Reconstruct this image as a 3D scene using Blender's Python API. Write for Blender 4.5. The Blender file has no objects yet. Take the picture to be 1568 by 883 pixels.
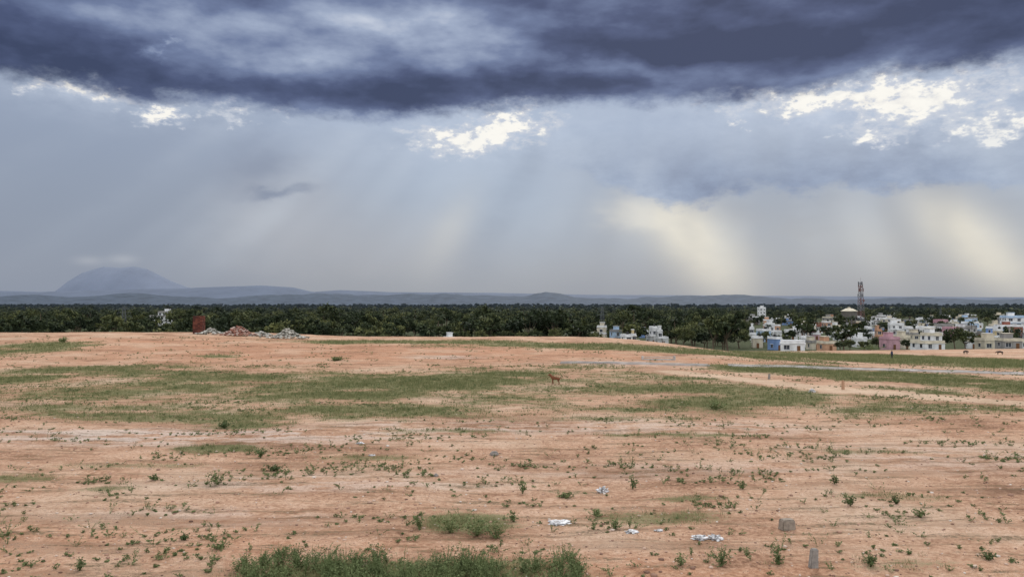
import bpy, math, random
import numpy as np
import bmesh
from mathutils import Vector, Matrix, noise as mnoise
random.seed(7); rng=np.random.default_rng(11)
scene=bpy.context.scene
F=1231.0; H=7.0; CX=784.0; HY=460.0     # focal length, centre column, horizon row in image pixels; camera height in metres
# ------------------------------------------------------------------ helpers
def sm(a,b,x):
    t=np.clip((np.asarray(x,dtype=float)-a)/(b-a),0,1); return t*t*(3-2*t)
_tab=rng.random((256,256))
def vn(x,y):
    xi=np.floor(x).astype(int); yi=np.floor(y).astype(int)
    fx=x-xi; fy=y-yi; fx=fx*fx*(3-2*fx); fy=fy*fy*(3-2*fy)
    a=_tab[xi&255,yi&255]; b=_tab[(xi+1)&255,yi&255]; c=_tab[xi&255,(yi+1)&255]; d=_tab[(xi+1)&255,(yi+1)&255]
    return (a*(1-fx)+b*fx)*(1-fy)+(c*(1-fx)+d*fx)*fy
def fbm(x,y,o=4):
    s=0;am=.5;t=0
    for i in range(o):
        s=s+am*vn(x*2**i+17.3*i,y*2**i+5.1*i); t+=am; am*=.5
    return s/t
def terrain(x,y):
    x=np.asarray(x,dtype=float); y=np.asarray(y,dtype=float)
    right=sm(8,62,x)
    zf=-0.047*right*np.clip(y-68,0,140)
    zf=zf+0.9*sm(-25,-60,x)*sm(105,140,y)
    edge=150+55*right
    z=zf+(-13-zf)*sm(edge,edge+140,y)-4.0*sm(500,1300,y)
    near=1-sm(150,300,y)
    z=z+near*((fbm(x/9,y/9)-.5)*.34+(fbm(x/1.3+40,y/1.3)-.5)*.14)
    z=z+(1-near)*(fbm(x/260+9,y/260+3)-.5)*3.0
    return z
def tz(x,y): return float(terrain(np.array([x]),np.array([y]))[0])
_yy=np.arange(14,240,.1)
def px_ground(px,py):  # terrain point that falls on the given image pixel
    t=(px-CX)/F; k=(py-HY)/F; zz=terrain(t*_yy,_yy)
    g=zz>=H-k*_yy
    i=int(np.argmax(g)) if g.any() else int(np.argmin(np.abs(zz-(H-k*_yy))))
    return t*_yy[i],_yy[i]
def np_mesh(name,verts,faces,attrs=None,smooth=False):
    me=bpy.data.meshes.new(name); verts=np.asarray(verts,dtype=np.float32); faces=np.asarray(faces,dtype=np.int32)
    k=faces.shape[1]
    me.vertices.add(len(verts)); me.vertices.foreach_set('co',verts.ravel())
    me.loops.add(faces.size); me.loops.foreach_set('vertex_index',faces.ravel())
    me.polygons.add(len(faces)); me.polygons.foreach_set('loop_start',np.arange(0,faces.size,k,dtype=np.int32))
    if smooth: me.polygons.foreach_set('use_smooth',np.ones(len(faces),dtype=bool))
    me.update(calc_edges=True)
    for n,v in (attrs or {}).items():
        a=me.attributes.new(n,'FLOAT','POINT'); a.data.foreach_set('value',np.asarray(v,dtype=np.float32))
    return me
def link(name,me,mats=(),parent=None,loc=(0,0,0),rz=0):
    ob=bpy.data.objects.new(name,me); scene.collection.objects.link(ob)
    if me is not None and len(me.materials)==0:
        for m in mats: me.materials.append(m)
    ob.location=loc; ob.rotation_euler=(0,0,rz)
    if parent: ob.parent=parent
    return ob
class NT:
    def __init__(s,nt): s.nt=nt
    def node(s,t,**k):
        n=s.nt.nodes.new(t)
        for a,b in k.items(): setattr(n,a,b)
        return n
    def m(s,op,*a,clamp=False):
        n=s.node('ShaderNodeMath',operation=op,use_clamp=clamp)
        for i,v in enumerate(a): s.put(n.inputs[i],v)
        return Ex(s,n.outputs[0])
    def put(s,inp,v):
        if isinstance(v,Ex): s.nt.links.new(v.o,inp)
        elif isinstance(v,bpy.types.NodeSocket): s.nt.links.new(v,inp)
        else:
            if isinstance(v,(tuple,list)) and len(v)==3 and inp.type=='RGBA': v=(*v,1)
            inp.default_value=v
    def sm(s,a,b,x):
        n=s.node('ShaderNodeMapRange',interpolation_type='SMOOTHSTEP')
        s.put(n.inputs[0],x)
        if a<b: s.put(n.inputs[1],a); s.put(n.inputs[2],b)
        else:
            s.put(n.inputs[1],b); s.put(n.inputs[2],a); n.inputs[3].default_value=1; n.inputs[4].default_value=0
        return Ex(s,n.outputs[0])
    def noise(s,vec,scale,detail=5,rough=.55,dist=0,dim='3D',w=None):
        n=s.node('ShaderNodeTexNoise',noise_dimensions=dim)
        if dim!='1D': s.put(n.inputs['Vector'],vec)
        else: s.put(n.inputs['W'],w)
        n.inputs['Scale'].default_value=scale; n.inputs['Detail'].default_value=detail
        n.inputs['Roughness'].default_value=rough; n.inputs['Distortion'].default_value=dist
        return n
    def n(s,*a,**k): return Ex(s,s.noise(*a,**k).outputs[0])
    def mix(s,f,a,b,bt='MIX'):
        n=s.node('ShaderNodeMix',data_type='RGBA',blend_type=bt,clamp_factor=True)
        s.put(n.inputs[0],f); s.put(n.inputs[6],a); s.put(n.inputs[7],b)
        return Ex(s,n.outputs[2])
    def ramp(s,f,pts):
        n=s.node('ShaderNodeValToRGB'); s.put(n.inputs[0],f); el=n.color_ramp.elements
        while len(el)<len(pts): el.new(.5)
        for i,(p,c) in enumerate(pts): el[i].position=p; el[i].color=(*c,1)
        return Ex(s,n.outputs[0])
    def comb(s,x,y,z):
        n=s.node('ShaderNodeCombineXYZ'); s.put(n.inputs[0],x);s.put(n.inputs[1],y);s.put(n.inputs[2],z); return Ex(s,n.outputs[0])
    def sep(s,v):
        n=s.node('ShaderNodeSeparateXYZ'); s.put(n.inputs[0],v); return [Ex(s,o) for o in n.outputs]
    def attr(s,name):
        n=s.node('ShaderNodeAttribute',attribute_name=name); return Ex(s,n.outputs['Fac'])
class Ex:
    def __init__(s,t,o): s.t=t; s.o=o
    def __add__(s,b): return s.t.m('ADD',s,b)
    def __radd__(s,b): return s.t.m('ADD',b,s)
    def __sub__(s,b): return s.t.m('SUBTRACT',s,b)
    def __rsub__(s,b): return s.t.m('SUBTRACT',b,s)
    def __mul__(s,b): return s.t.m('MULTIPLY',s,b)
    def __rmul__(s,b): return s.t.m('MULTIPLY',b,s)
    def __truediv__(s,b): return s.t.m('DIVIDE',s,b)
def newmat(name,rough=.9,spec=.2):
    m=bpy.data.materials.new(name); m.use_nodes=True
    t=NT(m.node_tree); b=m.node_tree.nodes['Principled BSDF']
    b.inputs['Roughness'].default_value=rough; b.inputs['Specular IOR Level'].default_value=spec
    return m,t,b
def simple(name,c,var=.25,scale=1.5,rough=.85,spec=.2):
    m,t,b=newmat(name,rough,spec)
    tc=t.node('ShaderNodeTexCoord'); n=t.n(tc.outputs['Object'],scale,5,.6)
    c2=tuple(v*(1-var) for v in c); c3=tuple(min(1,v*(1+var*.4)) for v in c)
    t.put(b.inputs['Base Color'],t.ramp(n,[(.3,c2),(.65,c3)])); return m
# ------------------------------------------------------------------ camera
cam=bpy.data.cameras.new('camera'); co=bpy.data.objects.new('camera',cam); scene.collection.objects.link(co)
co.location=(0,0,H); co.rotation_euler=(math.radians(90)+math.atan(18.5/F),0,0)
cam.sensor_width=36; cam.lens=36*F/1568; cam.clip_end=60000; cam.clip_start=.1; scene.camera=co
scene.view_settings.view_transform='Standard'; scene.view_settings.look='None'; scene.view_settings.exposure=0
# ------------------------------------------------------------------ light
SA=math.radians(16.6); SE=math.radians(40)
sd=Vector((math.sin(SA)*math.cos(SE),math.cos(SA)*math.cos(SE),math.sin(SE)))
sun=bpy.data.lights.new('sun','SUN'); sun.energy=1.4; sun.angle=math.radians(12); sun.color=(1,.94,.85)
so=bpy.data.objects.new('sun',sun); scene.collection.objects.link(so); so.rotation_euler=(-sd).to_track_quat('-Z','Y').to_euler(); so.location=(0,0,60)
# ------------------------------------------------------------------ world sky
w=bpy.data.worlds.new('World'); scene.world=w; w.use_nodes=True; nt=w.node_tree; nt.nodes.clear(); t=NT(nt)
tc=t.node('ShaderNodeTexCoord'); D=tc.outputs['Generated']
x,y,z=t.sep(D)
X=t.m('ARCTAN2',x,y)*57.2958; E=t.m('ARCSINE',z)*57.2958
def ang(px,py): return math.degrees(math.atan((px-CX)/F)), math.degrees(math.atan((HY-py)/math.hypot(F,px-CX)))
flat=t.comb(x,y,z*2.0)
def split(nd):
    n=t.node('ShaderNodeSeparateColor'); nt.links.new(nd.outputs['Color'],n.inputs[0]); return [Ex(t,o) for o in n.outputs]
a1=split(t.noise(flat,5.0,4,.55)); a2=split(t.noise(flat,22.0,5,.64)); a3=t.n(flat,60,3,.6)
Xs=X+(a1[0]-.5)*9+(a2[0]-.5)*1.5; Es=E+(a1[1]-.5)*4.5+(a2[1]-.5)*1.0
Xr=X+(a2[0]-.5)*9; Er=E+(a2[1]-.5)*4.0
def blob(px,py,rx,ry,amp=1,mode='s',slant=0):
    a,e=ang(px,py); ra=abs(ang(px+rx,py)[0]-ang(px-rx,py)[0])/2; re=abs(ang(px,py+ry)[1]-ang(px,py-ry)[1])/2
    U,V={'s':(Xs,Es),'r':(Xr,Er),'n':(X,E)}[mode]
    dy=V-e; dx=U-a
    if slant: dx=dx+dy*slant
    dx=dx*(1/ra); dy=dy*(1/re)
    return t.m('EXPONENT',(dx*dx+dy*dy)*-1.0)*amp
def tot(l):
    s=l[0]
    for q in l[1:]: s=s+q
    return s
def curve(pts,val):
    n=t.node('ShaderNodeFloatCurve'); c=n.mapping.curves[0]
    pp=[((ang(px,py)[0]+40)/80,ang(px,py)[1]/30) for px,py in pts]
    c.points[0].location=(0,pp[0][1]); c.points[1].location=(1,pp[-1][1])
    for q in pp: c.points.new(*q)
    n.mapping.update(); t.put(n.inputs['Value'],t.m('ADD',val*(1/80),.5,clamp=True)); return Ex(t,n.outputs[0])*30
base=t.ramp(E*(1/22),[(0,(.31,.335,.38)),(.10,(.335,.355,.40)),(.30,(.35,.39,.465)),(.55,(.38,.45,.585)),(.8,(.39,.46,.59))])
base=t.mix(t.sm(-6,-30,X)*.55,base,(.235,.285,.39))
base=t.mix(blob(740,280,190,120,.6,'n'),base,(.47,.56,.69))
base=t.mix(t.sm(.42,.7,a1[2])*.22,base,(.25,.29,.38))
base=t.mix(blob(430,330,100,60,.45),base,(.48,.48,.51))
base=t.mix(blob(600,385,150,50,.35),base,(.46,.46,.49))
base=t.mix(blob(1270,380,330,70,.40,'n'),base,(.52,.51,.49))
base=t.mix(tot([blob(135,399,22,7,.5,'n'),blob(188,397,22,7,.55,'n')]),base,(.44,.465,.52))
crm=t.m('MINIMUM',tot([blob(1045,345,66,50,.8,'n',.55),blob(1090,405,55,60,.75,'n',.5),blob(1465,335,62,60,.7,'n',.8),blob(1520,400,70,62,.72,'n',.8),blob(975,318,55,22,.55,'s',.5),blob(690,350,34,60,.28,'n',-.5),blob(1330,360,40,70,.22,'n',.4)]),1.0)
base=t.mix(crm*(.85+(a1[0]-.5)*1.2),base,(.82,.77,.66))
ec2=curve([(700,240),(880,262),(930,285),(985,300),(1060,314),(1110,298),(1250,292),(1400,294),(1568,296)],X)
m2=t.sm(-.3,.7,Es*.4+Er*.6-ec2)*t.sm(12,7.0,E)*t.sm(-2,8,X+(a1[0]-.5)*8)
base=t.mix(m2*.88,base,t.ramp(a1[2]*.5+a2[2]*.5,[(.36,(.20,.25,.38)),(.5,(.27,.34,.49)),(.64,(.38,.46,.61))]))
base=t.mix(t.m('MINIMUM',tot([blob(385,265,60,34,.45),blob(430,300,42,5,.9,'s')]),1.0),base,(.19,.225,.32))
glow=tot([blob(735,205,170,50,.65,'n'),blob(1250,150,260,60,.75,'n'),blob(1480,160,150,70,.75,'n'),blob(270,170,200,30,.45,'n'),blob(110,135,120,22,.5,'n')])
base=t.mix(t.m('MINIMUM',glow,.8)*(.6+(a2[2]-.5)*2.2),base,(.60,.67,.79))
pf=tot([blob(705,214,80,20,.95,'r'),blob(790,192,50,26,1.05,'r'),blob(245,178,46,13,.95,'r'),blob(120,138,90,13,.8,'r'),blob(1255,148,140,20,1.05,'r'),blob(1440,150,140,46,.78,'r'),blob(1525,195,80,18,.95,'r'),
        blob(1130,195,18,8,.8,'r'),blob(1335,215,50,10,.65,'r'),blob(375,172,80,16,.55,'r')])
pv=pf+(a2[2]-.5)*1.9+(a3-.5)*1.9
base=t.mix(t.sm(.18,.62,pv)*t.sm(.05,.3,pf)*.7,base,(.62,.65,.72))
base=t.mix(t.sm(.60,1.0,pv)*t.sm(.2,.5,pf),base,t.ramp(a3*.5+a2[0]*.5,[(.35,(.84,.82,.79)),(.52,(1.0,.97,.90))]))
sa,se=ang(1130,-620)
th=(X-sa)/t.m('MAXIMUM',se-E,4.0)+(a1[1]-.5)*.06
r1=t.n(None,7.0,1.1,.5,dim='1D',w=th+3.7); r2=t.n(None,3.0,1,.5,dim='1D',w=th+8.1)
rm=t.sm(-.5,6,E)*t.sm(15,9,E)*(t.sm(-32,-14,X)*.75+.25)*t.sm(.25,.62,a1[2]+(a1[0]-.5)*.5)
ray=t.sm(.36,.80,r1)*.5+t.sm(.4,.72,r2)*.5
base=t.mix(ray*rm*.44,base,(.60,.66,.74))
base=t.mix(t.sm(.52,.22,r1)*rm*.24,base,(.24,.28,.36))
ec=curve([(-200,112),(0,116),(70,124),(130,132),(200,152),(300,157),(400,166),(550,186),(650,186),(740,174),(850,162),(980,157),(1100,152),(1200,144),(1290,126),(1400,110),(1500,102),(1568,94),(1700,87)],X)
dm=t.sm(-.5,.9,E+(a1[1]-.5)*2.0+(a2[1]-.5)*2.2+(a3-.5)*.5-ec)
strk=t.comb(x,y,z*2.7); strk2=t.comb(x,y,z*2.7+.05)
c1=t.n(strk,5.5,6,.52); c1b=t.n(strk2,5.5,5,.52)
L=tot([blob(600,35,200,55,.60),blob(300,50,120,55,.45),blob(130,25,120,30,.26),blob(235,70,24,14,.28,'r'),blob(730,75,90,45,.32),blob(900,105,220,16,.28),blob(480,95,120,30,.30),blob(1280,106,200,12,.20)])
L=L+.19+(c1-.5)*.8+(c1-c1b)*1.0+(a2[2]-.5)*.22
L=L-blob(1150,48,400,34,.30)-blob(520,150,320,22,.20)-blob(1050,132,280,18,.16)-blob(60,98,170,22,.16)
L=L+t.sm(1.6,.2,E-ec+(a2[0]-.5))*.18
deck=t.ramp(L,[(0,(.042,.056,.118)),(.22,(.074,.096,.19)),(.5,(.165,.21,.35)),(.78,(.35,.415,.56)),(1,(.60,.65,.75))])
col=t.mix(dm,base,deck)
up=t.m('MAXIMUM',t.sm(23,42,E),t.sm(50,95,t.m('ABSOLUTE',X))*t.sm(-5,5,E))
col=t.mix(up,col,t.ramp(a1[2],[(.3,(1.05,1.1,1.18)),(.7,(1.75,1.75,1.75))]))
bg=t.node('ShaderNodeBackground'); t.put(bg.inputs[0],col); bg.inputs[1].default_value=1.0
sky=t.node('ShaderNodeTexSky',sky_type='NISHITA'); sky.sun_disc=False; sky.sun_elevation=SE; sky.sun_rotation=SA
bs=t.node('ShaderNodeBackground'); nt.links.new(sky.outputs[0],bs.inputs[0]); bs.inputs[1].default_value=.07
mx=t.node('ShaderNodeMixShader'); mx.inputs[0].default_value=.95
nt.links.new(bs.outputs[0],mx.inputs[1]); nt.links.new(bg.outputs[0],mx.inputs[2])
out=t.node('ShaderNodeOutputWorld'); nt.links.new(mx.outputs[0],out.inputs[0])
w.cycles.sampling_method='MANUAL'; w.cycles.sample_map_resolution=256
# ------------------------------------------------------------------ ground zones
def zone(px,py,rx,ry,amp=1):
    cx,cy=px_ground(px,py); _,y0=px_ground(px,py-ry); _,y1=px_ground(px,py+ry)
    return cx,cy,rx*cy/F,max(abs(y0-cy),.3),max(abs(cy-y1),.3),amp
def zmap(zs,x,y,p=1.6):
    s=np.zeros_like(x)
    for cx,cy,rx,rf,rn,a in zs:
        dy=(y-cy); dy=np.where(dy>0,dy/rf,dy/rn)
        s=np.maximum(s,a*np.exp(-(((x-cx)/rx)**2+dy**2)**p))
    return s
GZ=[zone(*q) for q in [(620,600,350,38,.80),(760,578,150,20,.85),(250,598,300,40,.60),(60,572,120,16,.66),(470,628,540,20,.62),(40,534,100,12,.95),(120,600,220,24,.54),(1000,600,320,30,.56),(900,568,140,12,.5),(250,565,160,10,.5),
  (1130,542,110,9,.95),(1260,546,120,12,1.05),(1380,549,120,13,1.1),(1500,552,120,14,1.1),(1580,556,110,18,1.1),(1230,568,100,10,.95),(1330,575,110,14,1.0),(1440,583,110,16,1.05),(1540,590,110,18,1.1),(1140,564,80,8,.8),
  (1200,615,420,24,.60),(1400,630,220,14,.60),(1520,622,130,12,.56),(1420,600,180,10,.6),(960,585,180,22,.6),(1000,535,220,5,.85),(620,524,210,3,.9),(900,528,300,4,.85),
  (340,544,40,4,.7),(640,890,280,46,.74),(720,803,90,20,.56),(1010,793,120,12,.5),(340,688,85,10,.62),(40,731,70,8,.5),(1290,860,260,18,.45),(390,652,100,9,.55),(160,748,60,5,.4),(1060,762,70,7,.42),(860,752,60,6,.42),(540,700,120,5,.40),(200,712,150,5,.44),(1380,760,120,8,.42),(1220,690,200,6,.42),(900,640,200,6,.5),(700,660,160,5,.4),(1050,665,160,5,.42),(200,830,120,8,.4)]]
RZ=[zone(*q) for q in [(550,540,520,20,1),(980,548,200,10,.9),(250,527,250,12,.9),(150,850,500,50,.75),(900,870,700,25,.6),(1500,650,150,12,.4)]]
PZ=[zone(*q) for q in [(250,668,420,14,1),(720,655,300,10,.7),(680,547,60,3,1),(1000,652,300,12,.55),(980,557,130,5,.5),(1450,700,220,24,.45),(500,740,260,16,.5),(1000,720,300,14,.4),(300,790,220,14,.4)]]
path=[px_ground(*q) for q in [(1030,569),(1130,579),(1210,589),(1300,598),(1400,606),(1568,617)]]
def dseg(x,y,pts):
    d=np.full_like(x,1e9)
    for (ax,ay),(bx,by) in zip(pts[:-1],pts[1:]):
        vx,vy=bx-ax,by-ay; u=np.clip(((x-ax)*vx+(y-ay)*vy)/(vx*vx+vy*vy),0,1)
        d=np.minimum(d,np.hypot(x-ax-u*vx,y-ay-u*vy))
    return d
def grassmap(x,y):
    g=zmap(GZ,x,y); n=fbm(x/6+3,y/4+8,5)-.5; n2=fbm(x/1.5,y/1.1,3)-.5; n3=fbm(x/14+30,y/3+3,4)-.5
    g=g*(1+1.2*n+1.0*n3)+n*.45+n2*.42*np.clip(g*3,0.35,1)
    g=g*(1-.97*(1-sm(1.1,2.8,dseg(x,y,path)+n2*1.6)))
    return np.clip(g,0,1)
ys=np.concatenate([-np.geomspace(20000,30,18),np.arange(-20,14,4),np.arange(14,60,.22),np.arange(60,220,.6),np.arange(220,420,4),np.geomspace(420,22000,60)])
xs=np.concatenate([-np.geomspace(22000,122,50),np.arange(-120,-45,1.0),np.arange(-45,45,.28),np.arange(45,120,.8),np.geomspace(122,22000,50)])
gx,gy=np.meshgrid(xs,ys); gx=gx.ravel(); gy=gy.ravel(); gz=terrain(gx,gy)
nx,ny=len(xs),len(ys); idx=np.arange(nx*ny).reshape(ny,nx)
fc=np.stack([idx[:-1,:-1],idx[:-1,1:],idx[1:,1:],idx[1:,:-1]],-1).reshape(-1,4)
gme=np_mesh('ground',np.stack([gx,gy,gz],1),fc,{'grass':grassmap(gx,gy),'red':zmap(RZ,gx,gy),'pale':zmap(PZ,gx,gy),'path':1-sm(.9,2.4,dseg(gx,gy,path))},True)
m,t,b=newmat('ground_soil',.95,.1)
geo=t.node('ShaderNodeNewGeometry'); P=geo.outputs['Position']; px_,py_,pz_=t.sep(P)
n0=t.n(P,.12,3,.5); n1=t.n(P,.8,6,.68); n2=t.n(P,6,5,.72); st=t.n(t.comb(px_*.2,py_,pz_),.8,6,.68); n4=t.n(P,26,2,.7)
gr,rd,pa,pt=t.attr('grass'),t.attr('red'),t.attr('pale'),t.attr('path')
v=n1*.3+n2*.45+st*.25+(n0-.5)*.36
soil=t.ramp(v,[(.36,(.18,.098,.062)),(.44,(.37,.212,.135)),(.51,(.52,.325,.218)),(.60,(.66,.455,.33))])
soil=t.mix(rd*.75*t.sm(.32,.58,st+(n0-.5)*.4),soil,t.ramp(v,[(.36,(.15,.062,.034)),(.48,(.40,.175,.092)),(.60,(.58,.32,.20))]))
soil=t.mix(pa*t.sm(.42,.56,st+(n1-.5)*.5)*.8,soil,t.ramp(v,[(.36,(.42,.33,.28)),(.6,(.70,.60,.54))]))
soil=t.mix(t.sm(.50,.64,n0)*.35,soil,t.ramp(v,[(.36,(.21,.14,.095)),(.6,(.50,.385,.285))]))
vo=t.node('ShaderNodeTexVoronoi'); t.put(vo.inputs['Vector'],P); vo.inputs['Scale'].default_value=8
soil=t.mix(t.sm(.22,.1,Ex(t,vo.outputs['Distance']))*t.sm(.5,.62,n2)*.6,soil,(.62,.51,.44))
rut=t.n(t.comb(px_*.16,py_*1.1,pz_),1.6,5,.62)
soil=t.mix(t.sm(.53,.62,rut)*t.sm(.40,.58,n2)*.80,soil,(.12,.095,.05))
rut2=t.n(t.comb(px_*.10,py_*1.0,pz_+5.0),.7,5,.62)
soil=t.mix(t.sm(.54,.62,rut2)*t.sm(.42,.56,n2)*.5,soil,(.20,.125,.08))
soil=t.mix(t.sm(.54,.66,n4)*t.sm(.46,.58,n1)*.7,soil,(.12,.068,.045))
soil=t.mix(pt*.9,soil,t.ramp(v,[(.36,(.42,.29,.20)),(.6,(.64,.48,.35))]))
gcol=t.ramp(n1*.4+n2*.6,[(.36,(.060,.076,.028)),(.5,(.125,.138,.056)),(.62,(.25,.23,.12))])
gm=t.sm(.30,.70,gr+(n2-.5)*1.1+(st-.5)*1.1)
c=t.mix(gm*.86,soil,gcol)
far=t.sm(235,280,py_); c=t.mix(far,c,t.ramp(n1,[(.35,(.03,.042,.018)),(.65,(.075,.082,.042))]))
t.put(b.inputs['Base Color'],c)
bp=t.node('ShaderNodeBump'); bp.inputs['Strength'].default_value=1.0; bp.inputs['Distance'].default_value=.13
t.put(bp.inputs['Height'],n2*.8+n4*.4+st*.5); m.node_tree.links.new(bp.outputs[0],b.inputs['Normal'])
link('ground',gme,[m])
# ------------------------------------------------------------------ vegetation materials
def leafmat(name,dark,mid,light,haze=False):
    m,t,b=newmat(name,.75,.15)
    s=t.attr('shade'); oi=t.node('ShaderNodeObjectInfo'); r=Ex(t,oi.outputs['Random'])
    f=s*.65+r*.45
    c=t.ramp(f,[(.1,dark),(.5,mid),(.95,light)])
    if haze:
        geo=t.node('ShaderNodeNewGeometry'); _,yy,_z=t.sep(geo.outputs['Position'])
        c=t.mix(t.sm(350,2500,yy)*.85,c,(.052,.070,.092))  # distance haze painted into the leaf colour, bluer with world y
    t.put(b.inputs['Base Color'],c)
    return m
M_grass=leafmat('grass_blades',(.055,.078,.025),(.12,.145,.055),(.30,.27,.14))
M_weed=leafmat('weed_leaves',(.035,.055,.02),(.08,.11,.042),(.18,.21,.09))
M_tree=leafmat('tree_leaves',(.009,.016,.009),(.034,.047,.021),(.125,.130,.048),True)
M_bark=simple('bark',(.11,.085,.06))
# ------------------------------------------------------------------ grass (one mass)
def scatter(n,ymin,ymax,tmax,minp):
    y=np.sqrt(rng.uniform(ymin**2,ymax**2,n)); x=rng.uniform(-tmax,tmax,n)*y
    g=grassmap(x,y); k=rng.random(n)<np.clip((g-minp)*1.2,0,1)
    return x[k],y[k],g[k]
def blades(x,y,nb,h,r,wd):
    n=len(x); N=n*nb; bx=np.repeat(x,nb)+rng.normal(0,1,N)*np.repeat(r,nb); by=np.repeat(y,nb)+rng.normal(0,1,N)*np.repeat(r,nb)
    bz=terrain(bx,by)-.01; hh=np.repeat(h,nb)*rng.uniform(.45,1.15,N); a=rng.uniform(0,2*np.pi,N); l=rng.uniform(.1,.7,N)*hh; ww=np.repeat(wd,nb)*rng.uniform(.6,1.3,N)/2
    a2=rng.uniform(0,np.pi,N)
    p0=np.stack([bx-np.cos(a2)*ww,by-np.sin(a2)*ww,bz],1); p1=np.stack([bx+np.cos(a2)*ww,by+np.sin(a2)*ww,bz],1)
    p2=np.stack([bx+np.cos(a)*l,by+np.sin(a)*l,bz+hh],1)
    V=np.stack([p0,p1,p2],1).reshape(-1,3); s=np.repeat(np.repeat(rng.random(n),nb)*.6+rng.random(N)*.4,3)
    return V,s
VV=[];SS=[]
for n,y0,y1,nb,hh,rr,ww,mp in [(32000,17,40,14,.15,.10,.011,.26),(60000,40,90,11,.17,.17,.024,.22),(80000,90,225,8,.28,.32,.05,.20)]:
    x_,y_,g_=scatter(n,y0,y1,.72,mp)
    V,s=blades(x_,y_,nb,hh*(.5+.9*g_)*rng.uniform(.5,1.5,len(x_)),np.full(len(x_),rr),np.full(len(x_),ww)); VV.append(V);SS.append(s)
V=np.concatenate(VV); s=np.concatenate(SS)
link('grass',np_mesh('grass',V,np.arange(len(V)).reshape(-1,3),{'shade':s}),[M_grass])
# ------------------------------------------------------------------ leafy weeds
def weed_mesh(x,y,z,h,r,nl,ls):
    Vs=[];Sh=[]
    for i in range(len(x)):
        ns=max(3,int(nl[i]/9)); sa=rng.uniform(0,2*np.pi,ns); sl=rng.uniform(.15,1,ns)*r[i]; shh=h[i]*rng.uniform(.45,1,ns)*(1-.35*sl/max(r[i],.01))
        k=rng.integers(0,ns,nl[i]); u=rng.uniform(.12,1,nl[i])**.7
        c=np.stack([x[i]+np.cos(sa[k])*sl[k]*u,y[i]+np.sin(sa[k])*sl[k]*u,z[i]+shh[k]*u],1)
        c+=rng.normal(0,1,c.shape)*ls[i]*.7*np.array([1,1,.35])
        d=rng.normal(0,1,c.shape)*np.array([1,1,.6]); d/=np.linalg.norm(d,axis=1)[:,None]
        q=rng.normal(0,1,c.shape); q=np.cross(d,q); q/=np.linalg.norm(q,axis=1)[:,None]
        L=ls[i]*rng.uniform(.6,1.4,nl[i])[:,None]
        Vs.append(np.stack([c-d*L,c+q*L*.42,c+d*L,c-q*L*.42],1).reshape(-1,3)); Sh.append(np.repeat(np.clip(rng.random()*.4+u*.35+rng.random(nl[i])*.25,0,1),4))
        b0=np.tile([x[i],y[i],z[i]-.02],(ns,1)); tip=np.stack([x[i]+np.cos(sa)*sl,y[i]+np.sin(sa)*sl,z[i]+shh],1); o=np.stack([-np.sin(sa),np.cos(sa),sa*0],1)*.008
        Vs.append(np.stack([b0-o,b0+o,tip+o*.4,tip-o*.4],1).reshape(-1,3)); Sh.append(np.full(ns*4,.5))
    return np.concatenate(Vs),np.concatenate(Sh)
n=17000; y_=17+rng.random(n)*120; x_=rng.uniform(-.72,.72,n)*y_
g_=grassmap(x_,y_); cl=fbm(x_/5+50,y_/3+7,3)
k=rng.random(n)<np.clip((g_-.15)*.5,0,.5)+.035+.34*sm(.48,.72,cl); x_,y_=x_[k],y_[k]
nc=210; cy_=17.5+rng.random(nc)**1.2*70; cx_=rng.uniform(-.68,.68,nc)*cy_; mm=rng.integers(4,22,nc); kx=np.repeat(cx_,mm)+rng.normal(0,1,mm.sum())*np.repeat(rng.uniform(.3,1.6,nc),mm); ky=np.repeat(cy_,mm)+rng.normal(0,.4,mm.sum())
x_=np.concatenate([x_,kx]); y_=np.concatenate([y_,ky]); n=len(x_)
h_=np.clip(rng.lognormal(-2.0,.65,n),.05,.65)*(1+.2*sm(60,120,y_))
V,s=weed_mesh(x_,y_,terrain(x_,y_),h_,h_*rng.uniform(.5,1.8,n),(np.clip(1000/y_,12,44)).astype(int),.018+.0005*y_)
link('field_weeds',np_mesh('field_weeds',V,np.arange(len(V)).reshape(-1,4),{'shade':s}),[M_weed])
for q in [(335,741,34,24),(238,734,16,9),(643,806,26,26),(786,797,16,20),(865,760,28,9),(912,789,30,12),(1300,773,22,18),(1103,864,40,30),(1136,748,10,14),(1405,790,22,16),(1330,866,28,22),(125,872,18,22),
          (968,748,12,22),(1095,626,32,16),(515,552,30,7),(97,524,14,9),(1190,862,22,26),(800,755,12,26),(1276,740,12,16),(420,720,34,10),(345,655,20,13),(400,700,16,16),(1040,865,22,20),(940,808,24,16),(1370,770,12,14),(730,818,70,30),(690,815,60,32),(760,822,40,20),(1510,855,30,14),(340,838,36,14),(285,826,16,12),(1330,534,50,10)]:
    bx,by=px_ground(q[0],q[1]); W=q[2]*by/F; hh=q[3]*by/F
    V,s=weed_mesh(np.array([0.]),np.array([0.]),np.array([0.]),np.array([hh*1.2]),np.array([W*.6]),np.array([int(60+min(W,1.2)*260)]),np.array([.018+.0009*by]))
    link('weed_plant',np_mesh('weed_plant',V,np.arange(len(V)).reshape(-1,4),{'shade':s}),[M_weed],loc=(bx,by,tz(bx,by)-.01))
n=460; x_=rng.uniform(-7.2,1.8,n); y_=rng.uniform(18.2,21.8,n)+.25*np.sin(x_*1.7); keep=(fbm(x_/1.0+3,y_/1.0,2)>.47)|(np.abs(x_+2.2)<2.0)*(y_<21.0)*(fbm(x_/.5+3,y_/.5,2)>.38); x_,y_=x_[keep],y_[keep]; n=len(x_)
h_=rng.uniform(.2,1.05,n)*(1-.35*np.abs(x_+2.4)/4.8)*(1-.25*sm(20.5,22,y_))
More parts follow.
